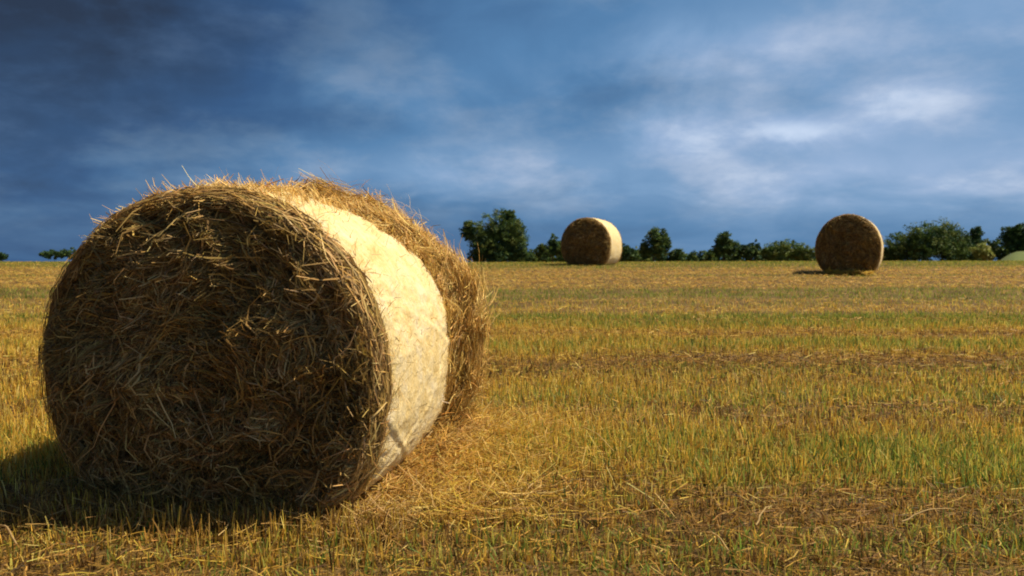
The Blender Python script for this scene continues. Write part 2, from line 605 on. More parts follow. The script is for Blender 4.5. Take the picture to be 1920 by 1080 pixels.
# ------------------------------------------------------------------ round bales
class Bale:
    """local frame: x right, y along the bale's axis away from the near face, z up from the ground"""

    def __init__(self, A, H, L, seed, sag=0.545):
        self.A, self.H, self.L, self.seed = A, H, L, seed
        self.B = H * sag
        self.zc = H - self.B

    def ring(self, th, rho, y):
        """point on the bale at angle th, relative radius rho, depth y"""
        co, si = np.cos(th), np.sin(th)
        e = np.where(si < 0, np.where(co > 0, 2 / 2.5, 2 / 2.2), 1.0)
        x = self.A * rho * np.sign(co) * np.abs(co) ** e
        z = self.zc + self.B * rho * np.sign(si) * np.abs(si) ** e
        # it has sagged on to the ground: flat foot
        k = 0.06
        z = k * np.log1p(np.exp(np.clip((z - 0.0) / k, -40, 40))) - 0.01
        return np.stack([x, y + 0 * x, z], -1)

    def norm(self, x, z):
        """relative radius of a point of the near face, 1 on the outline"""
        a, c = np.abs(x / self.A), (z - self.zc) / self.B
        n = np.where(c < 0, np.where(x > 0, 2.5, 2.2), 2.0)
        return (a ** n + np.abs(c) ** n) ** (1 / n)

    def lump(self, th, y):
        p = np.stack([np.cos(th) * 2.2, np.sin(th) * 2.2, y * 2.5], -1)
        return (fbm(p, self.seed, 4) - 0.5) * 0.10

    def face_y(self, x, z):
        """height of the near face (negative is towards the viewer)"""
        r = self.norm(x, z)
        p = np.stack([x * 4, z * 4, np.zeros_like(x)], -1)
        n = fbm(p, self.seed + 5, 4, 0.55) - 0.5
        p2 = np.stack([x * 11, z * 11, np.zeros_like(x) + 3], -1)
        n2 = fbm(p2, self.seed + 9, 3) - 0.5
        return -0.05 * (1 - r * r) + 0.20 * n * (1 - 0.4 * r) + 0.11 * n2 + 0.012 * np.sin(r * 60 + n * 10)


def bale_core(b, nr=26, nt=150):
    """one closed skin: near face, rounded rim, barrel, far rim, far face"""
    th = np.linspace(0, 2 * math.pi, nt, endpoint=False)
    rows = []
    rr = 0.06
    for rho in np.linspace(0.0, 0.94, nr):
        p = b.ring(th, np.full(nt, rho), 0.0)
        p[:, 1] += b.face_y(p[:, 0], p[:, 2]) * (1 - sstep(0.86, 0.99, rho)) + 0.0
        rows.append(p)
    for a in np.linspace(0.15, 1, 6):
        rho = 0.94 + 0.045 * math.sin(a * math.pi / 2)
        y = rr * (1 - math.cos(a * math.pi / 2))
        rows.append(b.ring(th, rho + b.lump(th, np.full(nt, y)) * 0.4, y))
    for y in np.linspace(rr, b.L - rr, 16)[1:]:
        rows.append(b.ring(th, 0.985 + b.lump(th, np.full(nt, y)) * 0.5, y))
    for a in np.linspace(1, 0.15, 5):
        rho = 0.94 + 0.045 * math.sin(a * math.pi / 2)
        rows.append(b.ring(th, np.full(nt, rho), b.L - rr * (1 - math.cos(a * math.pi / 2))))
    for rho in np.linspace(0.93, 0, 9):
        rows.append(b.ring(th, np.full(nt, rho), b.L))
    V = np.concatenate(rows)
    m = len(rows)
    i = np.arange(m - 1)[:, None] * nt + np.arange(nt)[None, :]
    j = np.arange(m - 1)[:, None] * nt + (np.arange(nt)[None, :] + 1) % nt
    F = np.stack([i, j, j + nt, i + nt], -1).reshape(-1, 4)
    return mesh_np('straw_core', V, F)


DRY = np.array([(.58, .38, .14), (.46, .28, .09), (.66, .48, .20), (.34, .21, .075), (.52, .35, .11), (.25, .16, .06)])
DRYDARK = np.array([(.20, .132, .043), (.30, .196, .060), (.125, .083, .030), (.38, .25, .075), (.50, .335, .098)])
NETTED = np.array([(.74, .60, .32), (.70, .53, .22), (.76, .66, .46), (.62, .44, .16)])
GOLD = np.array([(.70, .47, .13), (.62, .38, .095), (.76, .57, .21), (.54, .33, .085), (.42, .25, .065), (.30, .18, .05)])


def face_straw(b, n, lmin, lmax, w, far=False, top=0.0, curl=1.1, bright=1.0, clump=0):
    """straw ends and stalks felted over the near face, sweeping round the axis"""
    k = 3 if far else 5
    r = np.sqrt(rng.uniform(0, 1, n)) * 0.985
    th = rng.uniform(0, 2 * math.pi, n)
    if clump:
        ci = rng.integers(0, clump, n)
        r, th = r[ci], th[ci]
    c0 = b.ring(th, r, 0.0)
    if clump:
        c0 = c0 + rng.normal(0, 0.026, (n, 3)) * np.array([1, 0, 1])
    x, z = c0[:, 0], c0[:, 2]
    # swirl direction, turned about by a noise so the straw lies in tufts
    tang = np.arctan2(np.cos(th) * b.B, -np.sin(th) * b.A)
    turn = (fbm(np.stack([x * 3.0, z * 3.0, np.zeros(n)], -1), b.seed + 3, 3) - 0.5) * 5.0
    a = tang + turn * 0.75 + rng.normal(0, 0.55, n)
    ln = rng.uniform(lmin, lmax, n) * rng.choice([0.6, 1.0, 1.5], n, p=[.5, .38, .12])
    bend = rng.normal(0, curl, n)
    if clump:
        a = (tang + rng.normal(0, 0.9, n))[ci] + rng.normal(0, 0.28, n)
        bend = bend[ci] + rng.normal(0, 0.4, n)
        ln = ln[ci] * rng.uniform(0.6, 1.2, n)
    t = np.linspace(-0.5, 0.5, k)[None, :]
    ang = a[:, None] + bend[:, None] * t
    px = x[:, None] + ln[:, None] * t * np.cos(ang)
    pz = z[:, None] + ln[:, None] * t * np.sin(ang)
    # nothing of the face reaches out past the outline
    rr = b.norm(px, pz)
    shrink = np.where(rr > 0.985, (0.985 + 0.25 * np.clip(rr - 0.985, 0, 0.08)) / rr, 1.0)
    px = px * shrink
    pz = b.zc + (pz - b.zc) * shrink
    lift = rng.uniform(-0.004, 0.030, n) + top
    py = b.face_y(px, pz) - lift[:, None] - np.abs(rng.normal(0, 0.030, n))[:, None] * (t + 0.5) ** 2 + 0.004
    rr = b.norm(px, pz)
    py = py * (1 - sstep(0.90, 1.02, rr)) + sstep(0.95, 1.03, rr) * 0.05 - 0.006
    pz = np.maximum(pz, 0.01)
    P = np.stack([px, py, pz], -1)
    side = unit(np.stack([-np.sin(a), rng.normal(0, 0.7, n), np.cos(a)], -1))
    W = (rng.uniform(0.7, 1.3, n) * w)[:, None] * np.interp(t, [-.5, 0, .5], [0.7, 1, 0.5])
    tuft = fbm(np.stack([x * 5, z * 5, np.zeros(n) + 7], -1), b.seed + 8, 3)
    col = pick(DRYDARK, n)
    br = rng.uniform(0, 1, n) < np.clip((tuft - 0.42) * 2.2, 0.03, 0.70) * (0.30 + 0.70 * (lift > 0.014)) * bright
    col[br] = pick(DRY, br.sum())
    return ribbon_arrays(P, side, W, col)


def barrel_straw(b, n, y0, y1, rise, lmin, lmax, w, th0=0.0, th1=2 * math.pi, wild=0.35, pal=GOLD, k=5, top_cut=0.0, clump=0):
    """straw wound round the barrel, the outer stalks springing loose"""
    th = rng.uniform(th0, th1, n)
    thw = np.where(th > math.pi * 1.5, th - 2 * math.pi, th)
    y0 = y0 - top_cut * sstep(0.35, 1.5, thw)
    y = y0 + (y1 - y0) * rng.uniform(0, 1, n)
    lay = rng.uniform(0, 1, n) ** 1.3
    rise = rise * (1 + 1.9 * (top_cut > 0) * np.exp(-((thw + 0.10) / 0.55) ** 2))
    ln = rng.uniform(lmin, lmax, n)
    hd = rng.normal(0, wild, n) + (rng.uniform(0, 1, n) < 0.22) * rng.normal(0, 1.0, n)
    bend = rng.normal(0, 1.5, n)
    if clump:
        ci = rng.integers(0, clump, n)
        th = th[ci] + rng.normal(0, 0.035, n)
        y = y[ci] + rng.normal(0, 0.022, n)
        hd = hd[ci] + rng.normal(0, 0.25, n)
        bend = bend[ci] + rng.normal(0, 0.4, n)
        lay = np.clip(0.55 + 0.75 * lay[ci] + rng.normal(0, 0.12, n), 0.2, 1.5)
        rise = rise[ci] if np.ndim(rise) else rise
        y0 = y0[ci] if np.ndim(y0) else y0
    t = np.linspace(-0.5, 0.5, k)[None, :]
    an = hd[:, None] + bend[:, None] * t
    dth = ln[:, None] * t * np.cos(an) / (0.5 * (b.A + b.B))
    dy = ln[:, None] * t * np.sin(an)
    thp = th[:, None] + dth
    yp = np.clip(y[:, None] + dy, 0.01, b.L + 0.05)
    hump = fbm(np.stack([np.cos(th) * 6.5, np.sin(th) * 6.5, y * 7], -1), b.seed + 14, 3)
    env = rise * (0.25 + 1.25 * np.clip((hump - 0.3) * 2.4, 0, 1)) * (0.12 + 0.88 * sstep(y0 - 0.02, y0 + 0.30, y)) * (1 - 0.5 * sstep(y1 - 0.1, y1 + 0.05, y))
    r = 0.985 + env[:, None] * lay[:, None] + np.abs(rng.normal(0, 0.03, n))[:, None] * (t + .5) ** 2 * (0.4 + lay[:, None])
    P = b.ring(thp.ravel(), r.ravel(), yp.ravel()).reshape(n, k, 3)
    nrm = np.stack([np.cos(th), np.zeros(n), np.sin(th)], -1)
    d = unit(P[:, -1] - P[:, 0])
    side = unit(np.cross(d, nrm) + nrm * rng.normal(0, 0.5, n)[:, None])
    W = (rng.uniform(0.7, 1.3, n) * w)[:, None] * np.interp(t, [-.5, 0, .5], [0.7, 1, 0.5])
    return ribbon_arrays(P, side, W, pick(pal, n))


def stray_straw(b, n, y0, y1, th0, th1, w, lmin=0.06, lmax=0.22, r0=1.02, rise=0.10):
    """single stalks standing out from the bale against the sky"""
    th = rng.uniform(th0, th1, n)
    y = rng.uniform(y0, y1, n)
    base = b.ring(th, r0 + rng.uniform(-0.03, rise, n), y)
    nrm = unit(np.stack([np.cos(th) / b.A, rng.normal(0, 0.25, n), np.sin(th) / b.B], -1))
    tg = unit(np.stack([-np.sin(th), rng.normal(0, 0.7, n), np.cos(th)], -1)) * rng.choice([-1, 1], n)[:, None]
    ln = rng.uniform(lmin, lmax, n)
    t = np.linspace(0, 1, 5)
    up = rng.uniform(0.15, 0.9, n)
    curve = rng.normal(0, 0.35, n)
    P = base[:, None, :] + ln[:, None, None] * (tg[:, None, :] * t[None, :, None] + nrm[:, None, :] * (up[:, None] * t[None] - (0.25 + np.abs(curve))[:, None] * t[None] ** 2)[..., None])
    P[..., 2] = np.maximum(P[..., 2], 0.012)
    side = unit(np.cross(tg, nrm) + rng.normal(0, 0.4, (n, 3)))
    W = (rng.uniform(0.6, 1.2, n) * w)[:, None] * np.linspace(1, 0.35, 5)[None]
    return ribbon_arrays(P, side, W, pick(GOLD, n))


def rim_straw(b, n, w, lmin=0.05, lmax=0.16, th0=0.0, th1=2 * math.pi, u0=0.0, u1=1.0, front=0.0):
    """straw that has slipped out over the near rim between face and wrap"""
    th = rng.uniform(th0, th1, n)
    u = rng.uniform(u0, u1, n)
    k = 5
    t = np.linspace(-0.5, 0.5, k)[None, :]
    ln = rng.uniform(lmin, lmax, n)
    hd = rng.normal(0, 0.55, n) + (rng.uniform(0, 1, n) < 0.3) * rng.normal(0, 1.2, n)
    dth = ln[:, None] * t * np.cos(hd)[:, None] / b.A
    s = (u[:, None] + ln[:, None] * t * np.sin(hd)[:, None] / 0.16)
    s = np.clip(s, -1.0, 1.3)
    rho = 0.960 + 0.052 * np.sin(np.clip(s, 0, 1) * math.pi / 2) - 0.09 * np.clip(-s, 0, 1)
    y = 0.07 * (1 - np.cos(np.clip(s, 0, 1) * math.pi / 2)) + 0.07 * np.clip(s - 1, 0, 1) - 0.012 - (front * rng.uniform(0, 1, n))[:, None] * (1 - np.clip(s, 0, 1))
    rho = rho + rng.uniform(-0.008, 0.012, n)[:, None]
    P = b.ring((th[:, None] + dth).ravel(), rho.ravel(), y.ravel()).reshape(n, k, 3)
    nrm = unit(np.stack([np.cos(th), np.full(n, -0.7), np.sin(th)], -1))
    d = unit(P[:, -1] - P[:, 0])
    side = unit(np.cross(d, nrm) + nrm * rng.normal(0, 0.6, n)[:, None])
    W = (rng.uniform(0.7, 1.3, n) * w)[:, None] * np.interp(t, [-.5, 0, .5], [0.7, 1, 0.5])
    col = pick(DRY, n)
    gl = rng.uniform(0, 1, n) < 0.35 * u + 0.1
    col[gl] = pick(GOLD, gl.sum())
    return ribbon_arrays(P, side, W, col)


def net_mesh(b, y0, y1, th0, th1, nth=420, ny=80, ragged=0.10, top_cut=0.0):
    u = np.linspace(0, 1, nth)
    v = np.linspace(0, 1, ny)
    U, Vv = np.meshgrid(u, v)
    rag0 = (fbm(np.stack([Vv * 9, Vv * 0, Vv * 0 + 2], -1), b.seed + 30, 4) - 0.5) * ragged * 2
    rag1 = (fbm(np.stack([Vv * 9, Vv * 0, Vv * 0 + 8], -1), b.seed + 31, 4) - 0.5) * ragged * 2
    TH = (th0 + rag0) * (1 - U) + (th1 + rag1) * U
    e0 = (fbm(np.stack([TH * 9, TH * 0, TH * 0 + 4], -1), b.seed + 32, 4) - 0.5) * 0.05
    e1 = (fbm(np.stack([TH * 5, TH * 0, TH * 0 + 6], -1), b.seed + 33, 4) - 0.5) * 0.05
    Y = (y0 + e0) * (1 - Vv) + (y1 + e1 - top_cut * sstep(0.35, 1.5, TH)) * Vv
    cr = fbm(np.stack([np.cos(TH) * 5, np.sin(TH) * 5, Y * 3.5], -1), b.seed + 34, 3) - 0.5
    wr = fbm(np.stack([np.cos(TH) * 16, np.sin(TH) * 16, Y * 12], -1), b.seed + 35, 3) - 0.5
    # long creases pulled slantwise across the wrap
    ridge = 0
    for (tc_, sl, am) in ((0.72, 0.55, -0.006), (-0.35, 0.8, 0.005), (-0.55, -0.9, -0.006), (0.25, -0.5, 0.004), (1.2, 0.5, 0.005)):
        dd = (TH - tc_ - sl * (Y - 0.4)) / 0.022
        ridge = ridge + am * np.exp(-dd * dd) - 0.7 * am * np.exp(-(dd - 1.8) ** 2)
    edge_tuck = -0.045 * (1 - sstep(0.0, 0.13, Y))
    pr = fbm(np.stack([np.cos(TH) * 34, np.sin(TH) * 34, Y * 40], -1), b.seed + 36, 3) - 0.5
    rho = 1.006 + cr * 0.022 + wr * 0.016 + pr * 0.010 + ridge + edge_tuck + 0.02 * np.sin(np.clip(Vv, 0, 1) * math.pi)
    P = b.ring(TH.ravel(), rho.ravel(), Y.ravel())
    i = np.arange(ny - 1)[:, None] * nth + np.arange(nth - 1)[None, :]
    F = np.stack([i, i + nth, i + nth + 1, i + 1], -1).reshape(-1, 4)
    return mesh_np('net_wrap', P, F)


def flap_mesh(pts_a, pts_b, seed, n=24, m=26, amp=0.02):
    """crumpled hanging rag of wrap between two edges"""
    pa = np.array(pts_a, float)
    pb = np.array(pts_b, float)
    ua = np.linspace(0, 1, len(pa))
    ub = np.linspace(0, 1, len(pb))
    u = np.linspace(0, 1, n)
    A = np.stack([np.interp(u, ua, pa[:, i]) for i in range(3)], -1)
    B = np.stack([np.interp(u, ub, pb[:, i]) for i in range(3)], -1)
    v = np.linspace(0, 1, m)
    P = A[None] * (1 - v)[:, None, None] + B[None] * v[:, None, None]
    q = P * 14
    for c in range(3):
        P[..., c] += (fbm(q + c * 31.7, seed + c, 3) - 0.5) * amp * 2 * (0.3 + v)[:, None]
    V = P.reshape(-1, 3)
    i = np.arange(m - 1)[:, None] * n + np.arange(n - 1)[None, :]
    F = np.stack([i, i + 1, i + n + 1, i + n], -1).reshape(-1, 4)
    return mesh_np('torn_net', V, F)


def tube_mesh(name, pts, r0, r1, sides=5, col=None):
    pts = np.array(pts, float)
    n = len(pts)
    tg = unit(np.gradient(pts, axis=0))
    ref = np.array([0.3, 0.2, 0.93])
    s = unit(np.cross(tg, ref))
    q = np.cross(tg, s)
    a = np.linspace(0, 2 * math.pi, sides, endpoint=False)
    rad = np.linspace(r0, r1, n)
    V = pts[:, None, :] + rad[:, None, None] * (np.cos(a)[None, :, None] * s[:, None, :] + np.sin(a)[None, :, None] * q[:, None, :])
    V = V.reshape(-1, 3)
    i = np.arange(n - 1)[:, None] * sides + np.arange(sides)[None, :]
    j = np.arange(n - 1)[:, None] * sides + (np.arange(sides)[None, :] + 1) % sides
    F = np.stack([i, j, j + sides, i + sides], -1).reshape(-1, 4)
    c = None if col is None else np.repeat(np.array([col]), len(V), 0)
    return V, F, c


def local_ray(root_loc, yaw, px, py, b):
    """point on the near face of a bale where a pixel of the photograph lies, in the bale's frame"""
    pitch = math.atan(55 / FPX)
    dx, dz = (px - 960) / FPX, (540 - py) / FPX
    d = np.array([dx, math.cos(pitch) + dz * math.sin(pitch), dz * math.cos(pitch) - math.sin(pitch)])
    o = np.array([0, 0, CAM_Z]) - np.array(root_loc)
    cy, sy = math.cos(yaw), math.sin(yaw)
    M = np.array([[cy, -sy, 0], [sy, cy, 0], [0, 0, 1]])     # world -> bale
    o, d = M @ o, M @ d
    t = -o[1] / d[1]
    return o + d * t


def make_near_bale():
    yaw = R(11)
    bx, by = -1.222, 3.22
    z = float(ground_z(bx, by + 0.6)) - 0.03
    root = empty('round_bale', (bx, by, z), (R(1.5), 0, -yaw),
                 label='large round straw bale in the left foreground with shaggy dark face and cream net wrap',
                 category='straw bale', group='round straw bales on the stubble field')
    b = Bale(0.755, 1.325, 1.33, 3)
    BALES.append((bx, by, 0.50, 0.62, yaw))
    obj('straw_core', bale_core(b, 60, 260), M_core, root)
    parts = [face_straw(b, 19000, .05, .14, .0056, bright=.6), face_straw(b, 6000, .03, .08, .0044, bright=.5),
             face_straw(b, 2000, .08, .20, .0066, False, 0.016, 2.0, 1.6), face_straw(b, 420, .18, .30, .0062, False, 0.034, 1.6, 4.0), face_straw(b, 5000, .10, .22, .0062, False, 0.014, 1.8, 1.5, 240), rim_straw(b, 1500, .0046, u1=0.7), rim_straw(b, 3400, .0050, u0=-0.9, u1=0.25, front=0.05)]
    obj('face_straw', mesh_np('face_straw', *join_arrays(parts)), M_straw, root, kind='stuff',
        label='dark matted straw ends swirling over the shaded face')
    obj('net_wrap', net_mesh(b, 0.018, 0.90, R(-50), R(226), top_cut=0.40), M_net, root, label='taut cream net wrap round the barrel')
    parts = [barrel_straw(b, 15000, 0.86, 1.32, 0.070, .05, .17, .0056, wild=0.7, top_cut=0.40), barrel_straw(b, 10000, 0.88, 1.32, 0.070, .09, .20, .0052, wild=0.9, top_cut=0.38, clump=420), barrel_straw(b, 4000, 0.88, 1.33, 0.080, .06, .20, .0052, wild=1.1, top_cut=0.40),
             stray_straw(b, 500, 0.80, 1.33, R(-40), R(215), .003, r0=1.03),
             stray_straw(b, 120, 0.85, 1.28, R(15), R(120), .0018, .08, .18, 1.05),
             stray_straw(b, 160, 0.03, 0.14, R(20), R(200), .0026, .03, .08, 0.98, 0.01),
             barrel_straw(b, 380, 0.08, 0.85, 0.03, .03, .12, .0028, R(-45), R(110), 0.8), barrel_straw(b, 700, 0.03, 0.16, 0.05, .03, .12, .0034, R(-45), R(120), 0.9),
             barrel_straw(b, 1500, 0.06, 0.86, 0.012, .03, .11, .0036, R(-48), R(75), 0.9, NETTED),
             barrel_straw(b, 6000, 0.04, 0.62, 0.018, .06, .16, .0048, R(62), R(140), 0.8, clump=300),
             barrel_straw(b, 2600, 0.02, 0.85, 0.03, .06, .18, .0036, R(225), R(312), 0.5)]
    obj('loose_straw', mesh_np('loose_straw', *join_arrays(parts)), M_straw, root, kind='stuff',
        label='loose golden straw bulging out behind the wrap')
    # a rag of wrap torn loose low on the lit side
    foot = lambda th, rho, y: b.ring(np.array([R(th)]), np.array([rho]), y)[0]
    obj('torn_net', flap_mesh([foot(-26, 1.028, .58), foot(-28, 1.03, .74), foot(-24, 1.03, .90)],
                              [foot(-54, 1.035, .56), foot(-48, 1.05, .64), foot(-55, 1.05, .71), foot(-47, 1.06, .80), foot(-56, 1.09, .91)],
                              70, 44, 40, 0.014), M_net, root,
        label='torn pale rag of net hanging at the foot')
    # the long pale stalks one can pick out on the face
    stalks = [((205, 440), (212, 500), (245, 575)), ((382, 428), (388, 455), (393, 480)), ((370, 545), (400, 562), (425, 600)),
              ((430, 545), (462, 560), (470, 610)), ((440, 590), (460, 620), (480, 655)), ((505, 625), (500, 655), (520, 680)),
              ((150, 560), (157, 590), (152, 625)), ((285, 690), (295, 660), (305, 640)), ((470, 700), (520, 715), (560, 745)),
              ((405, 770), (409, 795), (406, 820)), ((110, 600), (125, 575), (140, 550)), ((575, 600), (600, 640), (640, 690)),
              ((560, 480), (585, 500), (600, 540)), ((610, 760), (640, 745), (665, 760)), ((330, 480), (345, 520), (340, 560)),
              ((540, 560), (530, 590), (545, 640)), ((480, 420), (510, 450), (530, 480)), ((255, 820), (262, 790), (258, 770)),
              ((600, 850), (625, 835), (650, 800)), ((420, 900), (460, 880), (480, 880)), ((620, 560), (635, 600), (660, 625)),
              ((430, 660), (440, 700), (460, 720)), ((250, 880), (280, 860), (300, 860)), ((520, 800), (545, 830), (560, 860)),
              ((640, 660), (660, 700), (668, 740)), ((180, 660), (200, 640), (225, 600)), ((350, 640), (370, 650), (395, 640))]
    for s in stalks:
        pts = [local_ray((bx, by, z), yaw, *q, b) for q in s]
        p = []
        for u in np.linspace(0, 1, 8):
            q = (1 - u) ** 2 * pts[0] + 2 * u * (1 - u) * (2 * pts[1] - 0.5 * pts[0] - 0.5 * pts[2]) + u * u * pts[2]
            q = q + rng.normal(0, 0.002, 3)
            q[1] = float(b.face_y(np.array([q[0]]), np.array([q[2]]))[0]) - 0.045
            p.append(q)
        r = random.uniform(.0026, .0042)
        V, F, c = tube_mesh('straw_stalk', p, r, r * 0.6, 5, np.array((.50, .35, .17)) * random.uniform(.7, 1.2))
        obj('straw_stalk', mesh_np('straw_stalk', V, F, c), M_straw, root)
    return root, b


def make_far_bale(bx, by, yaw, A, H, seed, label, th_end):
    z = float(ground_z(bx, by + 0.6)) - 0.02
    root = empty('round_bale', (bx, by, z), (0, 0, -yaw), label=label, category='straw bale', group='round straw bales on the stubble field')
    b = Bale(A, H, 1.22, seed, 0.55)
    BALES.append((bx, by, 0.5, 0.6, yaw))
    obj('straw_core', bale_core(b, 26, 120), M_core, root)
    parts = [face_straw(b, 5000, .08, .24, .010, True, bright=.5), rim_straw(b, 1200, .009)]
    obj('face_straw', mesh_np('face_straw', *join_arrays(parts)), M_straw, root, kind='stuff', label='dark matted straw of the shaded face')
    obj('net_wrap', net_mesh(b, 0.05, 1.18, R(-62), R(242), 140, 24), M_net, root, label='cream net wrap round the barrel')
    parts = [barrel_straw(b, 1500, 1.10, 1.22, 0.03, .08, .2, .008), barrel_straw(b, 900, 0.02, 1.1, 0.02, .06, .18, .008, R(232), R(310), .5),
             stray_straw(b, 160, 0.0, 1.2, R(0), R(190), .006, .05, .14, 1.0, 0.02)]
    obj('loose_straw', mesh_np('loose_straw', *join_arrays(parts)), M_straw, root, kind='stuff', label='loose straw at the rims')
    return root


near_root, near_b = make_near_bale()
make_far_bale(2.03, 22.2, R(23), 0.715, 1.33, 51, 'farthest round bale, right of the big tree, its sunlit cream wrap showing', 0)
make_far_bale(7.50, 17.9, R(27), 0.675, 1.34, 77, 'dark distant round bale left of the big domed tree, only a thin bright edge', 0)

build_stubble()


def build_spilled():
    """straw spilled from the bale on the ground at its lit side and foot"""
    n = 6500
    u = rng.uniform(0, 1, n)
    x = -0.62 + np.abs(rng.normal(0, 0.42, n)) + 0.10 * (u - 0.5)
    y = 3.05 + u * 1.75
    x = x + (y - 3.2) * 0.12
    keep = ~covered(x, y, -0.03)
    x, y = x[keep], y[keep]
    n = len(x)
    fall = np.exp(-((x + 0.55) / 0.30) ** 2)
    a = lying(x, y, rng.uniform(.07, .26, n), rng.uniform(.0024, .0042, n), rng.uniform(0.01, 0.05, n) + 0.13 * fall * rng.uniform(0, 1, n) * sstep(3.5, 4.1, y), np.where(rng.uniform(0, 1, (n, 1)) < 0.5, pick(STRAW, n), pick(GOLD, n)) * 0.9, 4, 0.35)
    n = 2600
    x = bx0 = rng.uniform(-2.0, -0.4, n)
    y = 3.16 + rng.normal(0, 0.10, n) - (x + 1.2) * 0.12
    c = lying(x, y, rng.uniform(.06, .2, n), rng.uniform(.0024, .004, n), rng.uniform(0.01, 0.07, n), pick(DRY, n), 4, 0.4)
    # heaped against the lit foot of the bale
    n = 5200
    u = 0.56 + np.abs(rng.normal(0, 0.17, n))
    v = rng.uniform(0.22, 1.36, n)
    x = -1.222 + u * math.cos(R(11)) + v * math.sin(R(11))
    y = 3.22 - u * math.sin(R(11)) + v * math.cos(R(11))
    top = 0.24 * np.clip(1 - (u - 0.60) / 0.36, 0, 1) * (0.35 + 0.65 * sstep(0.3, 1.0, v)) * (0.5 + fbm2(x, y, 7, 7, 88, 3))
    h = lying(x, y, rng.uniform(.06, .20, n), rng.uniform(.003, .005, n), 0.01 + top * rng.uniform(0.2, 1, n), pick(GOLD, n), 4, 0.45)
    obj('spilled_straw', mesh_np('spilled_straw', *join_arrays([a, c, h])), M_stubble,
        label='loose golden straw spilled on the ground along the foot of the near bale', category='straw', kind='stuff')


build_spilled()


def far_scraps(name, label, bx, by, yaw, n):
    u = rng.uniform(-0.45, 0.5, n)
    v = -np.abs(rng.normal(0.06, 0.10, n))
    x = bx + u * math.cos(yaw) + v * math.sin(yaw)
    y = by - u * math.sin(yaw) + v * math.cos(yaw)
    V = lying(x, y, rng.uniform(.08, .24, n), rng.uniform(.008, .014, n), rng.uniform(.03, .10, n), pick(STRAW, n) * 1.05, 3, 0.3)
    obj(name, mesh_np(name, *V), M_stubble, label=label, category='straw', kind='stuff')


far_scraps('straw_scraps', 'pale straw scraps in front of the dark bale on the right', 7.50, 17.85, R(27), 420)


def ground_point(px, py, h=0.0):
    """where a pixel of the photograph meets the field"""
    pitch = math.atan(55 / FPX)
    dx, dz = (px - 960) / FPX, (540 - py) / FPX
    d = np.array([dx, math.cos(pitch) + dz * math.sin(pitch), dz * math.cos(pitch) - math.sin(pitch)])
    t = 2.0
    for _ in range(40):
        p = np.array([0, 0, CAM_Z]) + d * t
        err = p[2] - (float(ground_z(p[0], p[1])) + h)
        t += err / max(0.05, -d[2] + SL * d[1])
    return p


def stray_stalk(a, b_, hgt, rad, col, label):
    p0, p1 = ground_point(*a, hgt), ground_point(*b_, hgt)
    o = p0.copy()
    o[2] -= hgt
    pts = []
    for u in np.linspace(0, 1, 9):
        q = p0 * (1 - u) + p1 * u
        q[2] += 0.02 * math.sin(u * math.pi)
        pts.append(q - o + rng.normal(0, 0.0015, 3))
    V, F, c = tube_mesh('straw_stalk', pts, rad, rad * 0.7, 6, col)
    so = obj('straw_stalk', mesh_np('straw_stalk', V, F, c), M_stubble, None, label=label, category='straw stalk', group='single stalks lying on the stubble')
    so.location = o


stray_stalk((2, 985), (30, 1022), .075, .0045, (.52, .37, .17), 'pale stalk slanting across the bale shadow at the left edge')
stray_stalk((1690, 978), (1790, 955), .085, .0030, (.52, .37, .15), 'long pale stalk lying almost level in the lower right stubble')
stray_stalk((1418, 985), (1446, 948), .08, .0035, (.50, .36, .15), 'short pale stalk leaning up to the right in the brown strip')
stray_stalk((1325, 1000), (1365, 1032), .08, .004, (.58, .42, .18), 'pale stalk slanting down to the right near the bottom edge')
stray_stalk((990, 935), (1040, 985), .08, .0035, (.5, .36, .12), 'bent golden stalk in the grass below the spilled straw')
stray_stalk((1090, 800), (1150, 845), .08, .004, (.58, .44, .16), 'golden stalk slanting through the middle of the stubble')

# ------------------------------------------------------------------ trees, bushes, hill beyond the crest
LEAF_DARK = np.array([(0.053, 0.104, 0.026), (0.04, 0.082, 0.029), (0.073, 0.122, 0.029), (0.037, 0.091, 0.04)])
LEAF_MID = np.array([(0.099, 0.166, 0.034), (0.126, 0.179, 0.037), (0.077, 0.139, 0.034), (0.152, 0.185, 0.042)])
LEAF_PALE = np.array([(0.312, 0.351, 0.091), (0.247, 0.299, 0.078), (0.364, 0.364, 0.117)])


def px_to_world(px, py, dist):
    return (px - 960) / FPX * dist, CAM_Z + (485 - py) / FPX * dist


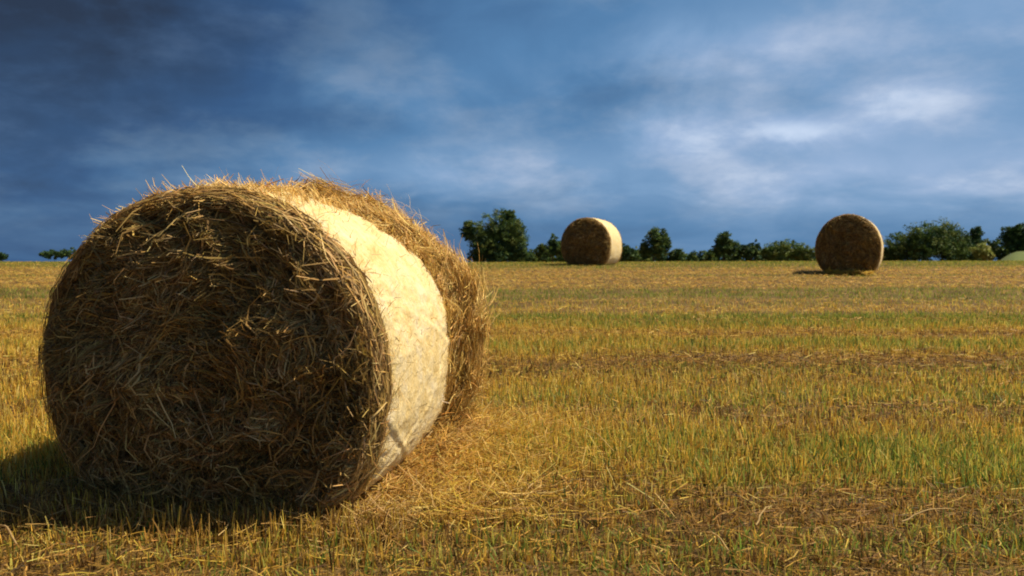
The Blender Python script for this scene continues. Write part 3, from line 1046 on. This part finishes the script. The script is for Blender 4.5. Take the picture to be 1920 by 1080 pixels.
def leaf_cloud(lobes, pal, leaf, per, seed, ragged=0.22):
    """leaf sprays gathered in clumps through the crown; lobes are (cx, cy, cz, rx, ry, rz)"""
    r = np.random.default_rng(seed)
    Ps, Cs, Ss = [], [], []
    for (cx, cy, cz, rx, ry, rz) in lobes:
        vol = rx * ry * rz
        nc = int(np.clip(60 + 9 * (rx * rz) / (leaf * leaf * 6), 60, 150))
        for _ in range(nc):
            v = unit(r.normal(0, 1, 3))
            rad = r.uniform(0.05, 1.0) ** 0.5
            c = np.array([cx, cy, cz]) + v * rad * np.array([rx, ry, rz]) * r.uniform(0.80, 1.0 + ragged * 0.3)
            cr = min(rx, rz) * r.uniform(0.16, 0.32)
            n = per
            d = unit(r.normal(0, 1, (n, 3)))
            q = c + d * (r.uniform(0, 1, (n, 1)) ** 0.5) * cr * np.array([1.15, 1.15, 0.85])
            Ps.append(q)
            base = pal[r.integers(0, len(pal))] * r.uniform(0.75, 1.25)
            Cs.append(np.repeat(base[None], n, 0) * r.uniform(0.75, 1.25, (n, 1)))
            Ss.append(leaf * r.uniform(0.5, 1.25, n))
    P, col, s = np.concatenate(Ps), np.concatenate(Cs), np.concatenate(Ss)
    n = len(P)
    a = unit(r.normal(0, 1, (n, 3)))
    bb = unit(np.cross(a, r.normal(0, 1, (n, 3))))
    a, bb = a * s[:, None] * 0.55, bb * s[:, None] * 0.34
    V = np.stack([P - a, P + bb, P + a, P - bb], 1).reshape(-1, 3)
    F = np.arange(4 * n).reshape(n, 4)
    return V, F, np.repeat(col, 4, 0)


def trunk_arrays(h, rad, lobes, seed):
    r = np.random.default_rng(seed)
    parts = []
    pts = [(0.03 * h * math.sin(u * 3 + seed), 0.02 * h * math.cos(u * 2), u * h) for u in np.linspace(0, 1, 8)]
    V, F, c = tube_mesh('trunk', pts, rad, rad * 0.3, 8)
    parts.append((V, F, np.zeros((len(V), 3))))
    for k in range(5):
        u = r.uniform(0.35, 0.9)
        lb = lobes[r.integers(0, len(lobes))]
        e = np.array(lb[:3]) + r.normal(0, 0.4, 3) * np.array(lb[3:])
        s = np.array([0, 0, u * h])
        m = (s + e) / 2 + np.array([0, 0, 0.1 * h])
        pp = [(1 - t) ** 2 * s + 2 * t * (1 - t) * m + t * t * e for t in np.linspace(0, 1, 7)]
        V, F, c = tube_mesh('limb', pp, rad * 0.45, rad * 0.08, 6)
        parts.append((V, F, np.zeros((len(V), 3))))
    return join_arrays(parts)


def tree(name, label, cat, group, dist, lobes_px, pal, seed, leaf=None, per=30, trunk=True):
    """lobes_px: (px, py, half width px, half height px) of the parts of the crown as the photograph shows them"""
    xs = [q[0] for q in lobes_px]
    bx = (min(xs) + max(xs)) / 2
    X, _ = px_to_world(bx, 485, dist)
    gz = float(ground_z(X, dist))
    k = dist / FPX
    leaf = leaf or 3.2 * k
    lobes = []
    for (px, py, hw, hh) in lobes_px:
        lx, lz = px_to_world(px, py, dist)
        lobes.append((lx - X, random.uniform(-0.2, 0.2) * hw * k, lz - gz, hw * k, hw * k * 0.85, hh * k))
    root = empty(name, (X, dist, gz), label=label, category=cat, group=group)
    top = max(l[2] + l[5] for l in lobes)
    V, F, c = leaf_cloud(lobes, pal, leaf, per, seed)
    V[:, 2] = np.maximum(V[:, 2], 0.02)
    obj('crown', mesh_np('crown', V, F, c, False), M_leaf, root)
    if trunk:
        V, F, c = trunk_arrays(top * 0.75, max(0.10, top * 0.028), lobes, seed)
        obj('trunk', mesh_np('trunk', V, F), M_bark, root)
    return root


G1 = 'trees and bushes beyond the crest of the field'
tree('broadleaf_tree', 'large rounded dark green tree standing just right of the near bale', 'tree', G1, 120,
     [(905, 445, 34, 32), (935, 425, 38, 32), (962, 440, 28, 34), (940, 452, 48, 30), (880, 432, 16, 20), (952, 405, 16, 12), (915, 468, 40, 20), (965, 466, 30, 20), (938, 474, 44, 14), (905, 481, 32, 14), (940, 483, 42, 14), (972, 481, 28, 14)],
     np.concatenate([LEAF_DARK, LEAF_MID]), 101, per=36)
tree('bush', 'low pointed bush touching the left side of the farther bale', 'bush', G1, 118,
     [(1020, 470, 20, 14), (1038, 460, 12, 20), (1050, 468, 14, 16)], np.concatenate([LEAF_DARK, LEAF_MID]), 102)
tree('bush', 'sliver of dark bush peeping out at the right of the farther bale', 'bush', G1, 118,
     [(1160, 468, 16, 14), (1172, 472, 12, 14)], LEAF_DARK, 103)
tree('broadleaf_tree', 'small upright tree with round head right of the farther bale', 'tree', G1, 140,
     [(1234, 446, 22, 20), (1230, 466, 22, 18), (1208, 465, 10, 15), (1246, 462, 12, 16)], np.concatenate([LEAF_DARK, LEAF_MID]), 104)
tree('broadleaf_tree', 'small ragged tree standing at the middle of the hedge gap', 'tree', G1, 140,
     [(1356, 452, 17, 20), (1368, 465, 20, 18), (1347, 468, 12, 16)], np.concatenate([LEAF_DARK, LEAF_MID]), 105)
tree('bush', 'low dark shrub just right of the small ragged tree', 'bush', G1, 138,
     [(1400, 470, 22, 14), (1416, 468, 10, 18)], LEAF_DARK, 106)
tree('bush', 'wide domed green bush left of the bale that faces the camera', 'bush', G1, 120,
     [(1472, 468, 38, 20), (1445, 474, 22, 14), (1506, 474, 26, 16)], LEAF_MID, 107)
tree('broadleaf_tree', 'big domed green tree close behind the right hand bale', 'tree', G1, 95,
     [(1690, 464, 34, 30), (1722, 450, 40, 32), (1762, 442, 40, 30), (1780, 455, 32, 34), (1715, 474, 58, 24), (1785, 474, 30, 24), (1676, 478, 22, 20), (1745, 462, 56, 36)],
     np.concatenate([LEAF_DARK, LEAF_MID, LEAF_MID]), 108, per=38)
tree('bush', 'dark bush in the gap between the domed tree and the pale shrub', 'bush', G1, 100,
     [(1808, 465, 20, 30), (1820, 480, 16, 14)], LEAF_DARK, 109)
tree('bush', 'pale yellowish shrub at the foot of the green slope', 'bush', G1, 98,
     [(1838, 470, 18, 16), (1850, 478, 12, 10)], LEAF_PALE, 110)
tree('conifer_tree', 'dark pointed tree behind the pale shrub on the right', 'tree', G1, 190,
     [(1828, 440, 12, 16), (1826, 460, 22, 18)], LEAF_DARK, 111)
tree('broadleaf_tree', 'dark tree at the right edge above the green slope', 'tree', G1, 190,
     [(1898, 440, 22, 18), (1912, 436, 22, 18), (1905, 456, 34, 20)], LEAF_DARK, 112)
tree('bush', 'long low dark bush on the skyline left of the near bale', 'bush', G1, 125,
     [(100, 477, 28, 9), (135, 476, 32, 10), (165, 474, 24, 11)], LEAF_DARK, 113, trunk=False)
tree('bush', 'small dark bush cut by the left edge of the picture', 'bush', G1, 125,
     [(0, 481, 15, 8), (-22, 478, 20, 10)], LEAF_DARK, 114, trunk=False)


def far_hedge(name, label, x0, x1, ytop, dist, seed):
    r = np.random.default_rng(seed)
    lobes = []
    x = x0
    gz = float(ground_z((x0 + x1) / 2 / FPX * dist, dist))
    k = dist / FPX
    while x < x1:
        w = r.uniform(9, 20)
        top = ytop + r.uniform(-6, 5)
        lx, lz = px_to_world(x, top, dist)
        hz = max(1.0, (lz - gz) / 2)
        lobes.append((lx, dist + r.uniform(-4, 4), gz + hz, w * k, w * k, hz))
        x += w * 0.9
    V, F, c = leaf_cloud(lobes, np.concatenate([LEAF_DARK, LEAF_MID]), 4.6 * k, 12, seed, 0.2)
    obj(name, mesh_np(name, V, F, c, False), M_leaf, None, label=label, category='woodland', kind='stuff')


far_hedge('far_hedge', 'low dark hedge line along the skyline in the middle distance', 990, 1690, 467, 200, 201)
far_hedge('far_wood', 'dark wood on the skyline behind the green slope at the right', 1795, 2060, 448, 260, 202)


def build_hill():
    n, m = 50, 24
    xs = np.linspace(0, 1, n)
    P = []
    d0 = 104.0
    for j in range(m):
        v = j / (m - 1)
        for u in xs:
            px = 1800 + u * 430
            d = d0 + v * 110
            X = (px - 960) / FPX * d
            h = 3.1 * sstep(0.07, 0.26, u) * math.sin(min(1.0, v * 1.15) * math.pi * 0.5) ** 0.8 * (1 - sstep(0.75, 1.0, v))
            zz = float(ground_z(X, d)) - 0.4
            P.append((X, d, zz + h * 1.55 + 0.02))
    i = np.arange(m - 1)[:, None] * n + np.arange(n - 1)[None, :]
    F = np.stack([i, i + 1, i + n + 1, i + n], -1).reshape(-1, 4)
    obj('hill', mesh_np('hill', np.array(P), F), M_hill, kind='structure')


build_hill()
